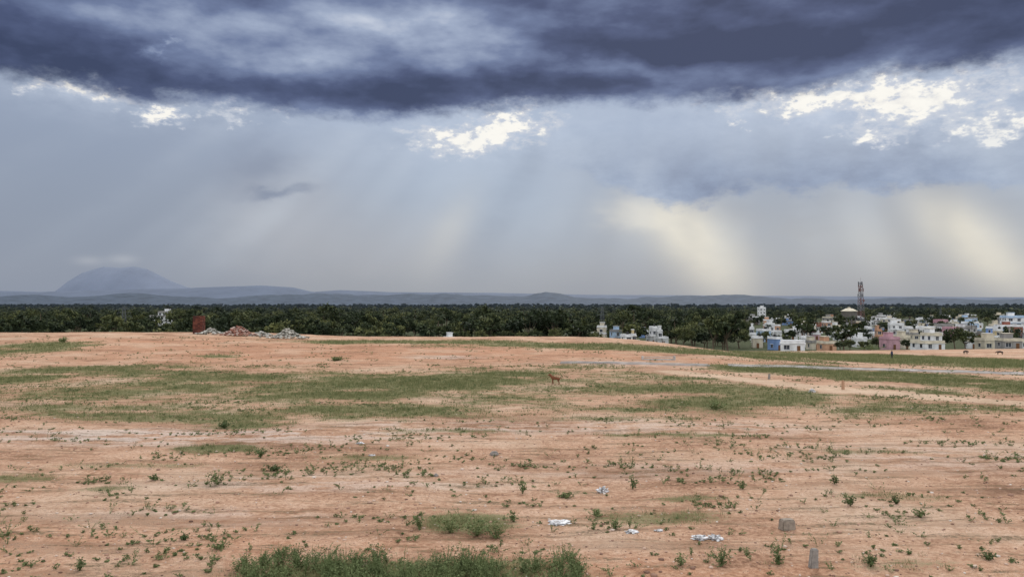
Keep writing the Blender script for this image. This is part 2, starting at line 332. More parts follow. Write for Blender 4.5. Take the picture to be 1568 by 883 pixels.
V,s=weed_mesh(x_,y_,terrain(x_,y_),h_,h_*.7,np.full(n,120),np.full(n,.027))
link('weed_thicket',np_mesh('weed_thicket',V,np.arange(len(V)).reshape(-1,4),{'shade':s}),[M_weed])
# ------------------------------------------------------------------ gravel
def rockmesh(name,seed,sub=1,amp=.35,sc=(1,1,.6)):
    bm=bmesh.new(); bmesh.ops.create_icosphere(bm,subdivisions=sub,radius=1); r=random.Random(seed)
    for v in bm.verts: v.co*=1+r.uniform(-amp,amp); v.co.x*=sc[0]; v.co.y*=sc[1]; v.co.z*=sc[2]
    me=bpy.data.meshes.new(name); bm.to_mesh(me); bm.free(); return me
def mesh_np(me):
    v=np.zeros(len(me.vertices)*3); me.vertices.foreach_get('co',v); f=np.array([list(p.vertices) for p in me.polygons]); return v.reshape(-1,3),f
rk=[mesh_np(rockmesh('r',i,1)) for i in range(5)]
def stones(name,x,y,size,mats,zoff=0):
    Vs=[];Fs=[];Sh=[];o=0
    z=terrain(x,y)+zoff
    for i in range(len(x)):
        v,f=rk[i%5]; a=random.random()*6.28; c,s_=math.cos(a),math.sin(a); v2=v*size[i]; v2=np.stack([v2[:,0]*c-v2[:,1]*s_+x[i],v2[:,0]*s_+v2[:,1]*c+y[i],v2[:,2]+z[i]+size[i]*.15],1)
        Vs.append(v2);Fs.append(f+o);Sh.append(np.full(len(v),random.random()));o+=len(v)
    return link(name,np_mesh(name,np.concatenate(Vs),np.concatenate(Fs),{'shade':np.concatenate(Sh)}),mats)
m,t,b=newmat('gravel_stone',.9); t.put(b.inputs['Base Color'],t.ramp(t.attr('shade'),[(0,(.13,.075,.055)),(.5,(.36,.22,.16)),(.85,(.52,.38,.30)),(1,(.6,.55,.5))])); M_gravel=m
n=9000; y_=16+rng.random(n)**1.4*40; x_=rng.uniform(-.72,.72,n)*y_; stones('gravel',x_,y_,np.clip(rng.lognormal(-3.75,.5,n),.012,.10),[M_gravel])
# ------------------------------------------------------------------ town layout (width, top and distance of each building)
HL=[(231,262,476,560,'white'),(866,882,502,500,'white'),(884,896,503,480,'cream'),(680,696,515,330,'white'),
  (905,930,498,420,'cream'),(935,950,504,380,'lightblue'),(952,966,511,340,'white'),(966,980,510,345,'yellow'),(990,1006,499,380,'white'),(1004,1023,504,370,'white'),(980,990,505,450,'blue'),
  (1147,1160,500,420,'white'),(1160,1178,503,400,'lightblue'),(1172,1195,494,430,'white'),(1160,1172,470,900,'white'),(1180,1192,515,330,'blue'),(1192,1234,525,275,'white'),(1236,1256,523,330,'cream'),(1254,1276,524,300,'orange'),(1205,1222,508,420,'white'),
  (1240,1254,510,420,'pink'),(1268,1286,497,450,'white'),(1287,1305,503,430,'cream'),(1325,1342,499,430,'white'),(1350,1373,515,320,'pink'),(1372,1388,513,330,'cream'),(1340,1358,503,400,'orange'),(1360,1382,494,480,'white'),
  (1398,1441,509,290,'white'),(1385,1400,500,420,'white'),(1400,1420,494,520,'blue'),(1445,1466,500,440,'pink'),(1466,1492,500,440,'white'),(1496,1528,517,300,'cream'),(1527,1560,523,280,'grey'),(1510,1534,503,380,'yellow'),(1556,1600,519,330,'white'),
  (1225,1243,514,350,'white'),(1305,1325,515,350,'white'),(1478,1498,518,330,'white'),(1150,1168,514,350,'cream')]
# ------------------------------------------------------------------ trees
def tube(p0,p1,r0,r1,k=6):
    p0=np.array(p0);p1=np.array(p1);d=p1-p0;d=d/np.linalg.norm(d);u=np.cross(d,[.3,.9,.1]);u/=np.linalg.norm(u);v=np.cross(d,u)
    a=np.linspace(0,2*np.pi,k,endpoint=False)[:,None]; ring=np.cos(a)*u+np.sin(a)*v
    V=np.concatenate([p0+ring*r0,p1+ring*r1]); i=np.arange(k); j=(i+1)%k
    return V,np.stack([i,j,j+k,i+k],1)
def assemble(name,tubes,LV,LS,mats):
    Vs=[];Fs=[];o=0
    for V,f in tubes: Vs.append(V);Fs.append(f+o);o+=len(V)
    nb=sum(len(f) for f in Fs); nbv=o
    Vs.append(LV);Fs.append(np.arange(len(LV)).reshape(-1,4)+o)
    me=np_mesh(name,np.concatenate(Vs),np.concatenate(Fs),{'shade':np.concatenate([np.full(nbv,.5),LS])})
    for mm in mats: me.materials.append(mm)
    mi=np.ones(len(me.polygons),dtype=np.int32); mi[:nb]=0; me.polygons.foreach_set('material_index',mi); return me
def broadleaf(name,seed,h=9,r=4,nc=22,per=60,ls=.42):
    R=np.random.default_rng(seed); tb=[]; th=h*.32; lean=R.normal(0,.25,2)
    top=np.array([lean[0],lean[1],th]); tb.append(tube([0,0,-.5],top,.32,.22))
    LV=[];LS=[]
    for i in range(nc):
        a=R.uniform(0,6.28); e=R.uniform(-.35,1); rr=r*R.uniform(.35,1.0)*math.sqrt(max(.1,1-e*e*.75)); c=np.array([math.cos(a)*rr,math.sin(a)*rr,h*.62+e*h*.33*R.uniform(.7,1.1)])
        if i<9: tb.append(tube(top,top+(c-top)*.85,.13,.03,5))
        cr=r*R.uniform(.22,.42); p=R.normal(0,1,(per,3)); p/=np.linalg.norm(p,axis=1)[:,None]; p=c+p*cr*R.uniform(.45,1.1,(per,1))*np.array([1,1,.7])
        d=R.normal(0,1,(per,3));d/=np.linalg.norm(d,axis=1)[:,None];q=np.cross(d,R.normal(0,1,(per,3)));q/=np.linalg.norm(q,axis=1)[:,None];L=ls*R.uniform(.5,1.3,(per,1))
        LV.append(np.stack([p-d*L,p+q*L*.55,p+d*L,p-q*L*.55],1).reshape(-1,3)); sh=R.uniform(.0,.5)+(c[2]/h-.5)*.5+(p[:,2]-c[2])/cr*.25+R.uniform(-.1,.15,per); LS.append(np.repeat(np.clip(sh,0,1),4))  # leaf tone rises toward crown and clump tops, lit tops put into colour
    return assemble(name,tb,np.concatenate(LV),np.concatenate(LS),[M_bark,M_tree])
def palm(name,seed,h=11,nf=20):
    R=np.random.default_rng(seed); tb=[];p=np.array([0,0,-.5]);b=R.normal(0,.35,2)
    for i in range(5):
        q=np.array([b[0]*((i+1)/5)**2*2,b[1]*((i+1)/5)**2*2,h*(i+1)/5]); tb.append(tube(p,q,.24-.02*i,.22-.02*i)); p=q
    LV=[];LS=[]
    for f in range(nf):
        a=f*2.4+R.uniform(-.2,.2); el=R.uniform(-.2,1.1); L=R.uniform(2.6,3.4); prev=p.copy()
        for sgm in range(6):
            u=(sgm+1)/6; e=el-u*1.5; nxt=prev+np.array([math.cos(a)*math.cos(e),math.sin(a)*math.cos(e),math.sin(e)])*L/6
            sd_=np.array([-math.sin(a),math.cos(a),0]); wv=.55*math.sin(math.pi*min(1,u*.85+.12))
            for sg in (1,-1): LV.append(np.stack([prev,nxt,nxt+sd_*sg*wv-np.array([0,0,.35*wv]),prev+(nxt-prev)*.45+sd_*sg*wv-np.array([0,0,.45*wv])]))
            LS.append(np.full(8,R.uniform(.1,.5))); prev=nxt
    return assemble(name,tb,np.concatenate(LV),np.concatenate(LS),[M_bark,M_tree])
tmpl=bpy.data.collections.new('tree_kinds'); kinds=[]; HR=[(8,4.2),(10,4.6),(7,4.0),(9,3.4),(11,5.2),(6,3.6)]
for i,(h,r) in enumerate(HR): kinds.append(broadleaf('tree_kind',100+i,h,r))
for i in range(2): kinds.append(palm('palm_kind',200+i,10+2*i))
low=[broadleaf('tree_kind_far',300+i,h,r,18,30,.60) for i,(h,r) in enumerate(HR)]+[palm('palm_kind_far',400+i,9+2*i,14) for i in range(2)]
for i,k in enumerate(low):
    o=bpy.data.objects.new('kind_%02d'%i,k); tmpl.objects.link(o)
def instanced(name,pts,scale,kind,coll):
    me=bpy.data.meshes.new(name); me.vertices.add(len(pts)); me.vertices.foreach_set('co',np.asarray(pts,dtype=np.float32).ravel())
    a=me.attributes.new('sc','FLOAT','POINT'); a.data.foreach_set('value',np.asarray(scale,dtype=np.float32))
    a=me.attributes.new('kd','INT','POINT'); a.data.foreach_set('value',np.asarray(kind,dtype=np.int32))
    ob=link(name,me); g=bpy.data.node_groups.new(name,'GeometryNodeTree')
    g.interface.new_socket('Geometry',in_out='INPUT',socket_type='NodeSocketGeometry'); g.interface.new_socket('Geometry',in_out='OUTPUT',socket_type='NodeSocketGeometry')
    N=g.nodes; gi=N.new('NodeGroupInput'); go=N.new('NodeGroupOutput'); ip=N.new('GeometryNodeInstanceOnPoints'); ci=N.new('GeometryNodeCollectionInfo')
    ci.inputs['Collection'].default_value=coll; ci.inputs['Separate Children'].default_value=True; ci.inputs['Reset Children'].default_value=True
    rv=N.new('FunctionNodeRandomValue'); rv.data_type='FLOAT_VECTOR'; rv.inputs[0].default_value=(0,0,0); rv.inputs[1].default_value=(0,0,6.283)
    s1=N.new('GeometryNodeInputNamedAttribute'); s1.data_type='FLOAT'; s1.inputs[0].default_value='sc'
    s2=N.new('GeometryNodeInputNamedAttribute'); s2.data_type='INT'; s2.inputs[0].default_value='kd'
    ip.inputs['Pick Instance'].default_value=True; L=g.links.new
    L(gi.outputs[0],ip.inputs['Points']); L(ci.outputs[0],ip.inputs['Instance']); L(rv.outputs[0],ip.inputs['Rotation']); L(s1.outputs[0],ip.inputs['Scale']); L(s2.outputs[0],ip.inputs['Instance Index']); L(ip.outputs[0],go.inputs[0])
    md=ob.modifiers.new('scatter','NODES'); md.node_group=g; return ob
n=12000; y_=np.sqrt(rng.uniform(315**2,1500**2,n)); x_=rng.uniform(-.85,.85,n)*y_
tt=x_/y_; clump=fbm(x_/45,y_/45,3); town=sm(.04,.08,tt)*(1-sm(.16,.21,tt))*.5*(y_<520)+sm(.26,.30,tt)*.80*(y_<900)
keep=(rng.random(n)>town)&(rng.random(n)<.55+1.2*sm(.4,.6,clump))
for pl,pr,tp,Dh,c_ in HL:   # yards in front of the houses
    cxh=((pl+pr)/2-CX)/F; keep&=~((np.abs(x_/y_-cxh)<(pr-pl)/F*.5+2.0/Dh)&(y_>Dh*(.75 if Dh<400 else .82))&(y_<Dh+9))
x_,y_,clump=x_[keep],y_[keep],clump[keep]; n=len(x_)
kd=np.where(rng.random(n)<.10,rng.integers(6,8,n),rng.integers(0,6,n)); zz=terrain(x_,y_); sc=rng.uniform(.5,1.2,n)*(.60+.85*clump)*np.where(y_<480,1.08,1.0)
tall=(rng.random(n)<.035)&(x_/y_<.25); sc=np.where(tall,sc*1.35,sc)
instanced('distant_trees',np.stack([x_,y_,zz-.3],1),sc,kd,tmpl)
n=5200; y_=np.sqrt(rng.uniform(1500**2,3400**2,n)); x_=rng.uniform(-.8,.8,n)*y_; kd=rng.integers(0,6,n)
instanced('far_forest',np.stack([x_,y_,terrain(x_,y_)-1],1),rng.uniform(.6,1.3,n)*(.7+.7*fbm(x_/160,y_/160,3)),kd,tmpl)
def tree_at(px,D,h,k,name='tree'):
    xx=(px-CX)/F*D; ob=link(name,kinds[k],loc=(xx,D,tz(xx,D)-.2),rz=random.random()*6.28); hh={0:8,1:10,2:7,3:9,4:11,5:6,6:12,7:14}[k]; s=h/hh; ob.scale=(s,s,s)
for q in [(1462,300,8.5,1),(1440,305,6,0),(1478,320,7,2),(1300,260,3.6,2),(1322,262,3.2,5),(1286,268,3.4,0),(1046,330,10,4),(1078,335,8,0),(1110,330,8,1),(1132,345,8,2),(905,350,7,0),(850,340,9,4),(820,345,8,1),
          (1240,420,8,3),(1345,330,5,5),(1500,330,6,0),(1210,380,7,3),(1020,420,9,1),(1388,310,4.0,2),(1062,345,9,3),(1095,360,9,4),(1265,400,8,1),(1318,380,7,2),(1545,330,6,5),(1420,360,7,0),(1170,360,7,1),
          (210,345,7,4),(260,350,7,0),(300,355,7,2),(345,350,7.5,4),(400,345,7.5,0),(450,350,8,1),(500,355,7,2),(735,345,8,4),(775,350,8,0),(800,345,7,2),(700,352,7,5),(20,350,8,4),(60,360,9,1),(110,350,7,0)]: tree_at(*q)
for q in [(1176,400,10,6),(1410,420,12,7),(1488,430,11,6),(740,380,12,7)]: tree_at(*q,name='palm_tree')
# ------------------------------------------------------------------ hills
def hill(name,prof,Dist,depth,mat,rough=1.0,amp=.12):
    pxs=np.array([p[0] for p in prof],float); pys=np.array([p[1] for p in prof],float)
    u=np.linspace(pxs[0],pxs[-1],700); top=np.interp(u,pxs,pys); X0=(u-CX)/F*Dist; zt=H+(HY-top)/F*Dist; zt=zt+(fbm(u/22,u*0+3,6)-.5)*amp*Dist*.02*rough
    V=[];rows=[-1,-.7,-.45,-.2,0,.3,.7,1]
    for r in rows:
        prof_=1-abs(r)**1.6; zz=-22+(zt+22)*prof_*(1+.15*(fbm(u/15,u*0+r*5,4)-.5)*(1 if r else 0)); V.append(np.stack([X0,np.full_like(u,Dist+r*depth),zz],1))
    V=np.concatenate(V); nn=len(u); idx=np.arange(nn*len(rows)).reshape(len(rows),nn)
    f=np.stack([idx[:-1,:-1],idx[:-1,1:],idx[1:,1:],idx[1:,:-1]],-1).reshape(-1,4); link(name,np_mesh(name,V,f,None,True),[mat])
M_h1=simple('hill_near',(.058,.078,.110),.35,.02); M_h2=simple('hill_far',(.105,.130,.182),.15,.004); M_h3=simple('hill_haze',(.148,.176,.238),.10,.003)  # blue-grey base colours carry the distance haze of the hills
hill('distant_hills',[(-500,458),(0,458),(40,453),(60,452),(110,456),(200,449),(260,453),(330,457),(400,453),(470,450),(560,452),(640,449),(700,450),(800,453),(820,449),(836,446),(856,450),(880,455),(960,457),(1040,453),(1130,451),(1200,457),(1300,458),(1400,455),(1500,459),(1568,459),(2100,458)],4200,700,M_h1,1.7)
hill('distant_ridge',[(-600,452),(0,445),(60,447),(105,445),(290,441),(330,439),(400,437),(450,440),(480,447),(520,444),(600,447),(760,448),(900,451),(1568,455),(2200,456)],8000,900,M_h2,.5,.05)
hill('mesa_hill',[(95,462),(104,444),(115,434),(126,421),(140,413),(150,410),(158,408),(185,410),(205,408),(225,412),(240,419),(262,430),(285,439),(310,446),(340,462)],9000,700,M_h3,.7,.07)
# ------------------------------------------------------------------ mesh accumulator
class MB:
    def __init__(s): s.V=[];s.F=[]
    def box(s,cx,cy,z0,sx,sy,sz):
        o=len(s.V)
        for dz in (0,sz):
            for dx,dy in ((-.5,-.5),(.5,-.5),(.5,.5),(-.5,.5)): s.V.append((cx+dx*sx,cy+dy*sy,z0+dz))
        for f in ((3,2,1,0),(4,5,6,7),(0,1,5,4),(1,2,6,5),(2,3,7,6),(3,0,4,7)): s.F.append([o+i for i in f])
    def bar(s,p,q,r0,r1=None,k=4):
        V,f=tube(p,q,r0,r1 if r1 is not None else r0,k); o=len(s.V); s.V+= [tuple(v) for v in V]; s.F+=[[o+i for i in g] for g in f.tolist()]; s.F.append([o+i for i in range(k)][::-1]); s.F.append([o+k+i for i in range(k)])
    def me(s,n):
        m=bpy.data.meshes.new(n); m.from_pydata(s.V,[],s.F); m.update(); return m
def paint(name,c): return simple(name,c,.30,.4)
WM={'white':paint('white_paint',(.66,.665,.67)),'cream':paint('cream_paint',(.55,.50,.40)),'yellow':paint('yellow_paint',(.54,.44,.25)),'blue':paint('blue_paint',(.18,.28,.50)),'pink':paint('pink_paint',(.48,.29,.33)),
    'grey':paint('bare_cement',(.26,.25,.24)),'orange':paint('orange_paint',(.48,.28,.18)),'green':paint('green_paint',(.30,.37,.31)),'lightblue':paint('light_blue_paint',(.38,.50,.64)),'red':paint('red_brick_wall',(.28,.12,.09))}
M_glass,t,b=newmat('window_glass',.2,.5); t.put(b.inputs['Base Color'],t.ramp(t.n(t.node('ShaderNodeTexCoord').outputs['Object'],.8,2),[(.3,(.02,.025,.035)),(.7,(.07,.08,.10))]))
M_conc=simple('concrete',(.42,.41,.39),.3,3); M_tank=simple('black_plastic',(.03,.03,.03)); M_door=simple('door_wood',(.16,.08,.04))
def house(color,cx,cy,w,d,h,rz,name=None,trim=None):
    zb=tz(cx,cy); e=bpy.data.objects.new(name or color+'_house',None); scene.collection.objects.link(e); e.location=(cx,cy,zb); e.rotation_euler=(0,0,rz); e.empty_display_size=2
    r=random.Random(int(cx*10+cy)); fl=max(1,round(h/3.2)); fh=h/fl; wm=WM[color]; tm=WM[trim or r.choice(['white','cream',color,'grey','white'])]
    wl=MB(); tr=MB(); wn=MB(); fr=MB(); dr=MB()
    style=r.random(); w2=w*r.uniform(.45,.65)
    if fl>1 and style<.6:
        wl.box(0,0,-1,w,d,h-fh+1); sx=(w-w2)/2*r.choice([-1,1]); wl.box(sx,d*.08,h-fh,w2,d*.8,fh)
        tops=[(0,0,h-fh,w,d),(sx,d*.08,h,w2,d*.8)]
    else: wl.box(0,0,-1,w,d,h+1); tops=[(0,0,h,w,d)]; sx=0;w2=w
    if r.random()<.6: a_,b_=r.uniform(-.25,.25)*w2+sx,d*.15; wl.box(a_,b_,tops[-1][2]+.001,min(3.0,w2*.5),3.0,2.3); tr.box(a_,b_,tops[-1][2]+2.301,min(3.0,w2*.5)+.5,3.5,.15)
    for (tx,ty,tz_,tw,td) in tops:
        tr.box(tx,ty,tz_-.2,tw+.5,td+.5,.18)
        for sx_,sy_,bw,bd in ((0,-td/2+.06,tw,.15),(0,td/2-.06,tw,.15),(-tw/2+.06,0,.15,td-.3),(tw/2-.06,0,.15,td-.3)): tr.box(tx+sx_,ty+sy_,tz_+.002,bw,bd,.8)
    for f in range(fl):
        full=(f<fl-1) or len(tops)==1; cw=w if full else w2; cx_=0 if full else sx; yf=-d/2 if full else d*.08-d*.4
        if f>0 and full: tr.box(cx_,yf,f*fh-.1,cw+.12,.9,.14)
        nw=max(1,int(cw/3.0))
        for i in range(nw):
            wx=cx_+(i+.5-nw/2)*cw/nw
            if f==0 and i==nw//2:
                dr.box(wx,yf-.03,0,1.1,.08,2.1); continue
            ww=r.choice([1.1,1.4,1.8]); z0=f*fh+.85
            fr.box(wx,yf-.02,z0-.1,ww+.22,.08,1.6); wn.box(wx,yf-.05,z0,ww,.06,1.4); fr.box(wx,yf-.08,z0-.002,.07,.04,1.4); tr.box(wx,yf-.28,z0+1.52,ww+.6,.55,.09)
        for sgn in (-1,1):
            nd=max(1,int(d/3.5)); dd=d if full else d*.8; yc=0 if full else d*.08
            for i in range(nd):
                wy=yc+(i+.5-nd/2)*dd/nd; xf=cx_+sgn*(cw/2+.02); z0=f*fh+.95
                fr.box(xf,wy,z0-.1,.08,1.3,1.5); wn.box(xf+sgn*.03,wy,z0,.06,1.1,1.3); tr.box(xf+sgn*.25,wy,z0+1.42,.55,1.6,.09)
    if fl>1 and r.random()<.6:
        bw=w*.4; bx=-w*.22; z0=fh+.045; tr.box(bx,-d/2-1.05,z0,bw,1.2,.13)
        for i in range(int(bw/.35)): tr.box(bx-bw/2+.15+i*.35,-d/2-1.6,z0+.13,.05,.05,.8)
        tr.box(bx,-d/2-1.6,z0+.93,bw,.09,.07)
        for q in (-1,1): wl.box(bx+q*(bw/2-.15),-d/2-1.55,-1,.25,.25,z0+1)
    for nm,mb,mt in (('walls',wl,wm),('trim_and_parapet',tr,tm),('window_frames',fr,WM['white']),('window_panes',wn,M_glass),('door',dr,M_door)):
        if mb.V: link(nm,mb.me(nm),[mt],parent=e)
    if r.random()<.45:
        tk=MB(); tk.bar((sx+w2*.3,d*.2,h+.1),(sx+w2*.3,d*.2,h+1.5),.55,.55,10); tk.bar((sx+w2*.3,d*.2,h+1.5),(sx+w2*.3,d*.2,h+1.75),.55,.25,10); link('roof_tank',tk.me('roof_tank'),[M_tank],parent=e)
    return e
def H_at(pl,pr,top,D,color,rz=None,name=None,trim=None):
    cx=((pl+pr)/2-CX)/F*D; zt=H-(top-HY)/F*D; w=(pr-pl)/F*D*.82; zb=tz(cx,D); h=max(3.0,zt-zb-.8)
    house(color,cx,D,w,max(6,min(w*.9,12)),h,random.uniform(-.35,.35) if rz is None else rz,name=name,trim=trim)
for q in HL: H_at(*q)
H_at(1534,1575,483,430,'white',-.25,'apartment_building','lightblue')
for i in range(80):
    D=random.uniform(400,880); px=random.choice([random.uniform(1145,1580),random.uniform(1270,1580)]); w=random.uniform(6.5,11); cx=(px-CX)/F*D
    c=random.choice(['white','white','white','white','cream','cream','pink','blue','lightblue','orange','grey','grey','white','red']); house(c,cx,D,w,random.uniform(7,10),random.choice([3.2,3.4,6.2,6.4,7.2]),random.uniform(-.5,.5))
# ------------------------------------------------------------------ towers
M_redw,t,b=newmat('tower_paint',.5,.4); tc2=t.node('ShaderNodeTexCoord'); _,_,oz=t.sep(tc2.outputs['Object'])
t.put(b.inputs['Base Color'],t.mix(t.m('GREATER_THAN',t.m('FRACT',oz*(1/9.0)),.5),(.15,.075,.07),(.15,.15,.165)))
M_steel=simple('galvanised_steel',(.12,.13,.14))
def lattice(mb,h,b0,b1,n,r):
    cs=((-1,-1),(1,-1),(1,1),(-1,1)); P=lambda i,c:(c[0]*(b0+(b1-b0)*i/n)/2,c[1]*(b0+(b1-b0)*i/n)/2,h*i/n)
    for i in range(n):
        for k in range(4):
            c,d=cs[k],cs[(k+1)%4]; mb.bar(P(i,c),P(i+1,c),r*1.3); mb.bar(P(i,c),P(i+1,d),r*.7); mb.bar(P(i,d),P(i+1,c),r*.7); mb.bar(P(i+1,c),P(i+1,d),r*.7)
def tower(px,D,top,name,mat,b0,b1,r,n,arms=False,ant=False):
    x0=(px-CX)/F*D; zb=tz(x0,D); h=H+(HY-top)/F*D-zb; mb=MB(); lattice(mb,h,b0,b1,n,r)
    if arms:
        for k,q in ((.68,3.8),(.8,3.2),(.92,2.6)):
            for s_ in (-1,1):
                mb.bar((0,0,h*k),(s_*q,0,h*k),r); mb.bar((0,0,h*k+1.2),(s_*q,0,h*k),r*.7); mb.bar((s_*q,0,h*k),(s_*q,0,h*k-1.1),r)
    if ant:
        mb.bar((0,0,h),(0,0,h+3),.08)
        for k in (.72,.84,.93,.98):
            for a in range(3):
                an=a*2.09+k*9; rr=b0*.5+(b1-b0)*.5*k+.7; c,s_=math.cos(an),math.sin(an); mb.bar((0,0,h*k),(c*rr,s_*rr,h*k),.06); mb.box(c*rr,s_*rr,h*k-1.1,.38,.3,2.3)
        mb.bar((1.2,-1.2,h*.62),(1.2,-1.7,h*.62),.7,.75,12); mb.bar((-1,-1,h*.55),(-1,-1.5,h*.55),.55,.6,12)
        mb.box(0,0,h*.9,2.6,2.6,.1)
    link(name,mb.me(name),[mat],loc=(x0,D,zb),rz=.3)
tower(1318,560,432,'cell_tower',M_redw,4.0,1.6,.12,15,ant=True)
tower(190,420,469,'transmission_pylon',M_steel,3.4,.9,.06,8,arms=True)
tower(922,520,469,'transmission_pylon',M_steel,3.4,.9,.06,8,arms=True)
tower(1440,600,472,'radio_mast',M_steel,1.4,.7,.07,9)
D=540; x0=(1300-CX)/F*D; zb=tz(x0,D); mb=MB(); hh=H-(487-HY)/F*D-zb
for k in range(8):
    a=k*math.pi/4; a2_=a+math.pi/4; R=4.0; mb.box(math.cos(a)*R,math.sin(a)*R,-.5,.55,.55,hh+.5)
    for l in (.33,.66): mb.bar((math.cos(a)*R,math.sin(a)*R,hh*l),(math.cos(a2_)*R,math.sin(a2_)*R,hh*l),.22)
mb.bar((0,0,hh),(0,0,hh+.8),4.2,5.0,20); e=bpy.data.objects.new('water_tower',None); scene.collection.objects.link(e); e.location=(x0,D,zb)
link('support_frame',mb.me('f'),[simple('dark_cement',(.13,.12,.12))],parent=e)
mb=MB(); mb.bar((0,0,hh+.8),(0,0,hh+4.6),5,5,20); link('tank_drum',mb.me('t'),[simple('stained_cement',(.12,.11,.10),.3,.6)],parent=e)
mb=MB(); mb.bar((0,0,hh+4.6),(0,0,hh+5.0),5.4,5.4,20); mb.bar((0,0,hh+5.0),(0,0,hh+6.6),5.1,2.0,20); mb.bar((0,0,hh+6.6),(0,0,hh+7.4),1.0,.8,10)
link('tank_roof',mb.me('r'),[WM['cream']],parent=e)
for q in [(1283,330),(1392,340),(1490,350),(1225,340),(965,380),(1545,310),(1335,400)]:
    x0=(q[0]-CX)/F*q[1]; mb=MB(); mb.bar((0,0,-.5),(0,0,8.5),.14,.09,6); mb.bar((-.9,0,7.9),(.9,0,7.9),.06); mb.bar((-.6,0,7.2),(.6,0,7.2),.06)
    for k in (-.8,0,.8): mb.bar((k,0,7.9),(k,0,8.2),.06,.04,6)
    link('utility_pole',mb.me('utility_pole'),[M_conc],loc=(x0,q[1],tz(x0,q[1])),rz=.4)
# ------------------------------------------------------------------ field objects
M_brick,t,b=newmat('red_brick',.9); oi=t.node('ShaderNodeNewGeometry'); t.put(b.inputs['Base Color'],t.ramp(Ex(t,oi.outputs['Random Per Island']),[(0,(.055,.022,.018)),(.6,(.11,.036,.026)),(1,(.16,.06,.04))]))
def put(px,py):
    a,b_=px_ground(px,py); return a,b_,tz(a,b_)
D=147; x0=(305-CX)/F*D; mb=MB(); r=random.Random(3)
for k in range(14):
    for i in range(4):
        for j in range(3):
            if k>11 and r.random()<.4: continue
            mb.box(-.66+i*.44+r.uniform(-.02,.02),-.45+j*.45+r.uniform(-.02,.02),k*.25-.2,.425,.435,.243)
link('brick_stack',mb.me('brick_stack'),[M_brick],loc=(x0,D,tz(x0,D)))
def rubble(px,D,w,h,n,name,mats):
    x0=(px-CX)/F*D; zc=tz(x0,D)+.2; xs_=rng.normal(0,w*.28,n); ys_=rng.normal(0,w*.2,n); rr=np.hypot(xs_/(w*.5),ys_/(w*.4)); Vs=[];Fs=[];Sh=[];o=0
    for i in range(n):
        v,f=rk[i%5]; s_=rng.uniform(.10,.30); zt=max(0,h*(1-rr[i]))*rng.uniform(.3,1); v2=v*s_+np.array([xs_[i],ys_[i],zt]); Vs.append(v2);Fs.append(f+o);Sh.append(np.full(len(v),rng.random()));o+=len(v)
    link(name,np_mesh(name,np.concatenate(Vs),np.concatenate(Fs),{'shade':np.concatenate(Sh)}),mats,loc=(x0,D,zc))
m,t,b=newmat('rubble_grey'); t.put(b.inputs['Base Color'],t.ramp(t.attr('shade'),[(0,(.14,.13,.11)),(.5,(.32,.31,.27)),(1,(.58,.56,.52))])); M_rg=m
m,t,b=newmat('rubble_red'); t.put(b.inputs['Base Color'],t.ramp(t.attr('shade'),[(0,(.15,.06,.045)),(.6,(.32,.16,.12)),(1,(.55,.5,.45))])); M_rr=m
rubble(365,145,5.4,1.9,460,'rubble_pile',[M_rr]); rubble(440,143,5.4,1.8,460,'rubble_pile',[M_rg]); rubble(323,146,3.8,1.1,220,'rubble_pile',[M_rg]); rubble(400,146,4.0,.8,160,'rubble_pile',[M_rg])
M_road=simple('road_concrete',(.44,.41,.39),.35,.8)
def road(name,pts,w):
    P_=[px_ground(*q) for q in pts]; out=[]
    for (a,b_),(c,d) in zip(P_[:-1],P_[1:]):
        n=max(2,int(math.hypot(c-a,d-b_)/1.0)); out+=[(a+(c-a)*i/n,b_+(d-b_)*i/n) for i in range(n)]
    out.append(P_[-1]); prof=[(-w/2-.12,-.25),(-w/2-.12,.10),(-w/2,.10),(-w/2,.0),(w/2,.0),(w/2,.10),(w/2+.12,.10),(w/2+.12,-.25)]; V=[];Fs=[]
    for i,(a,b_) in enumerate(out):
        q=out[min(i+1,len(out)-1)]; p=out[max(i-1,0)]; dx,dy=q[0]-p[0],q[1]-p[1]; l=math.hypot(dx,dy); nx_,ny_=-dy/l,dx/l; zc=tz(a,b_)+.08
        for o,zz in prof: V.append((a+nx_*o,b_+ny_*o,zc+zz))
    k=len(prof)
    for i in range(len(out)-1):
        for j in range(k-1): Fs.append([i*k+j,i*k+j+1,(i+1)*k+j+1,(i+1)*k+j])
    me=bpy.data.meshes.new(name); me.from_pydata(V,[],Fs); me.update(); link(name,me,[M_road])
road('concrete_road',[(1115,560),(1250,564),(1400,568),(1568,573),(1640,575)],1.9)
road('concrete_road',[(858,556),(960,557),(1085,560)],.9)
a,b_,c=put(1008,551); mb=MB(); mb.box(0,0,-.1,3.6,.2,.28); mb.box(-1.9,0,-.1,.22,.3,.6); mb.box(1.9,0,-.1,.22,.3,.6); mb.box(0,0,.34,3.58,.1,.08); link('culvert_wall',mb.me('culvert_wall'),[M_conc],loc=(a,b_,c))
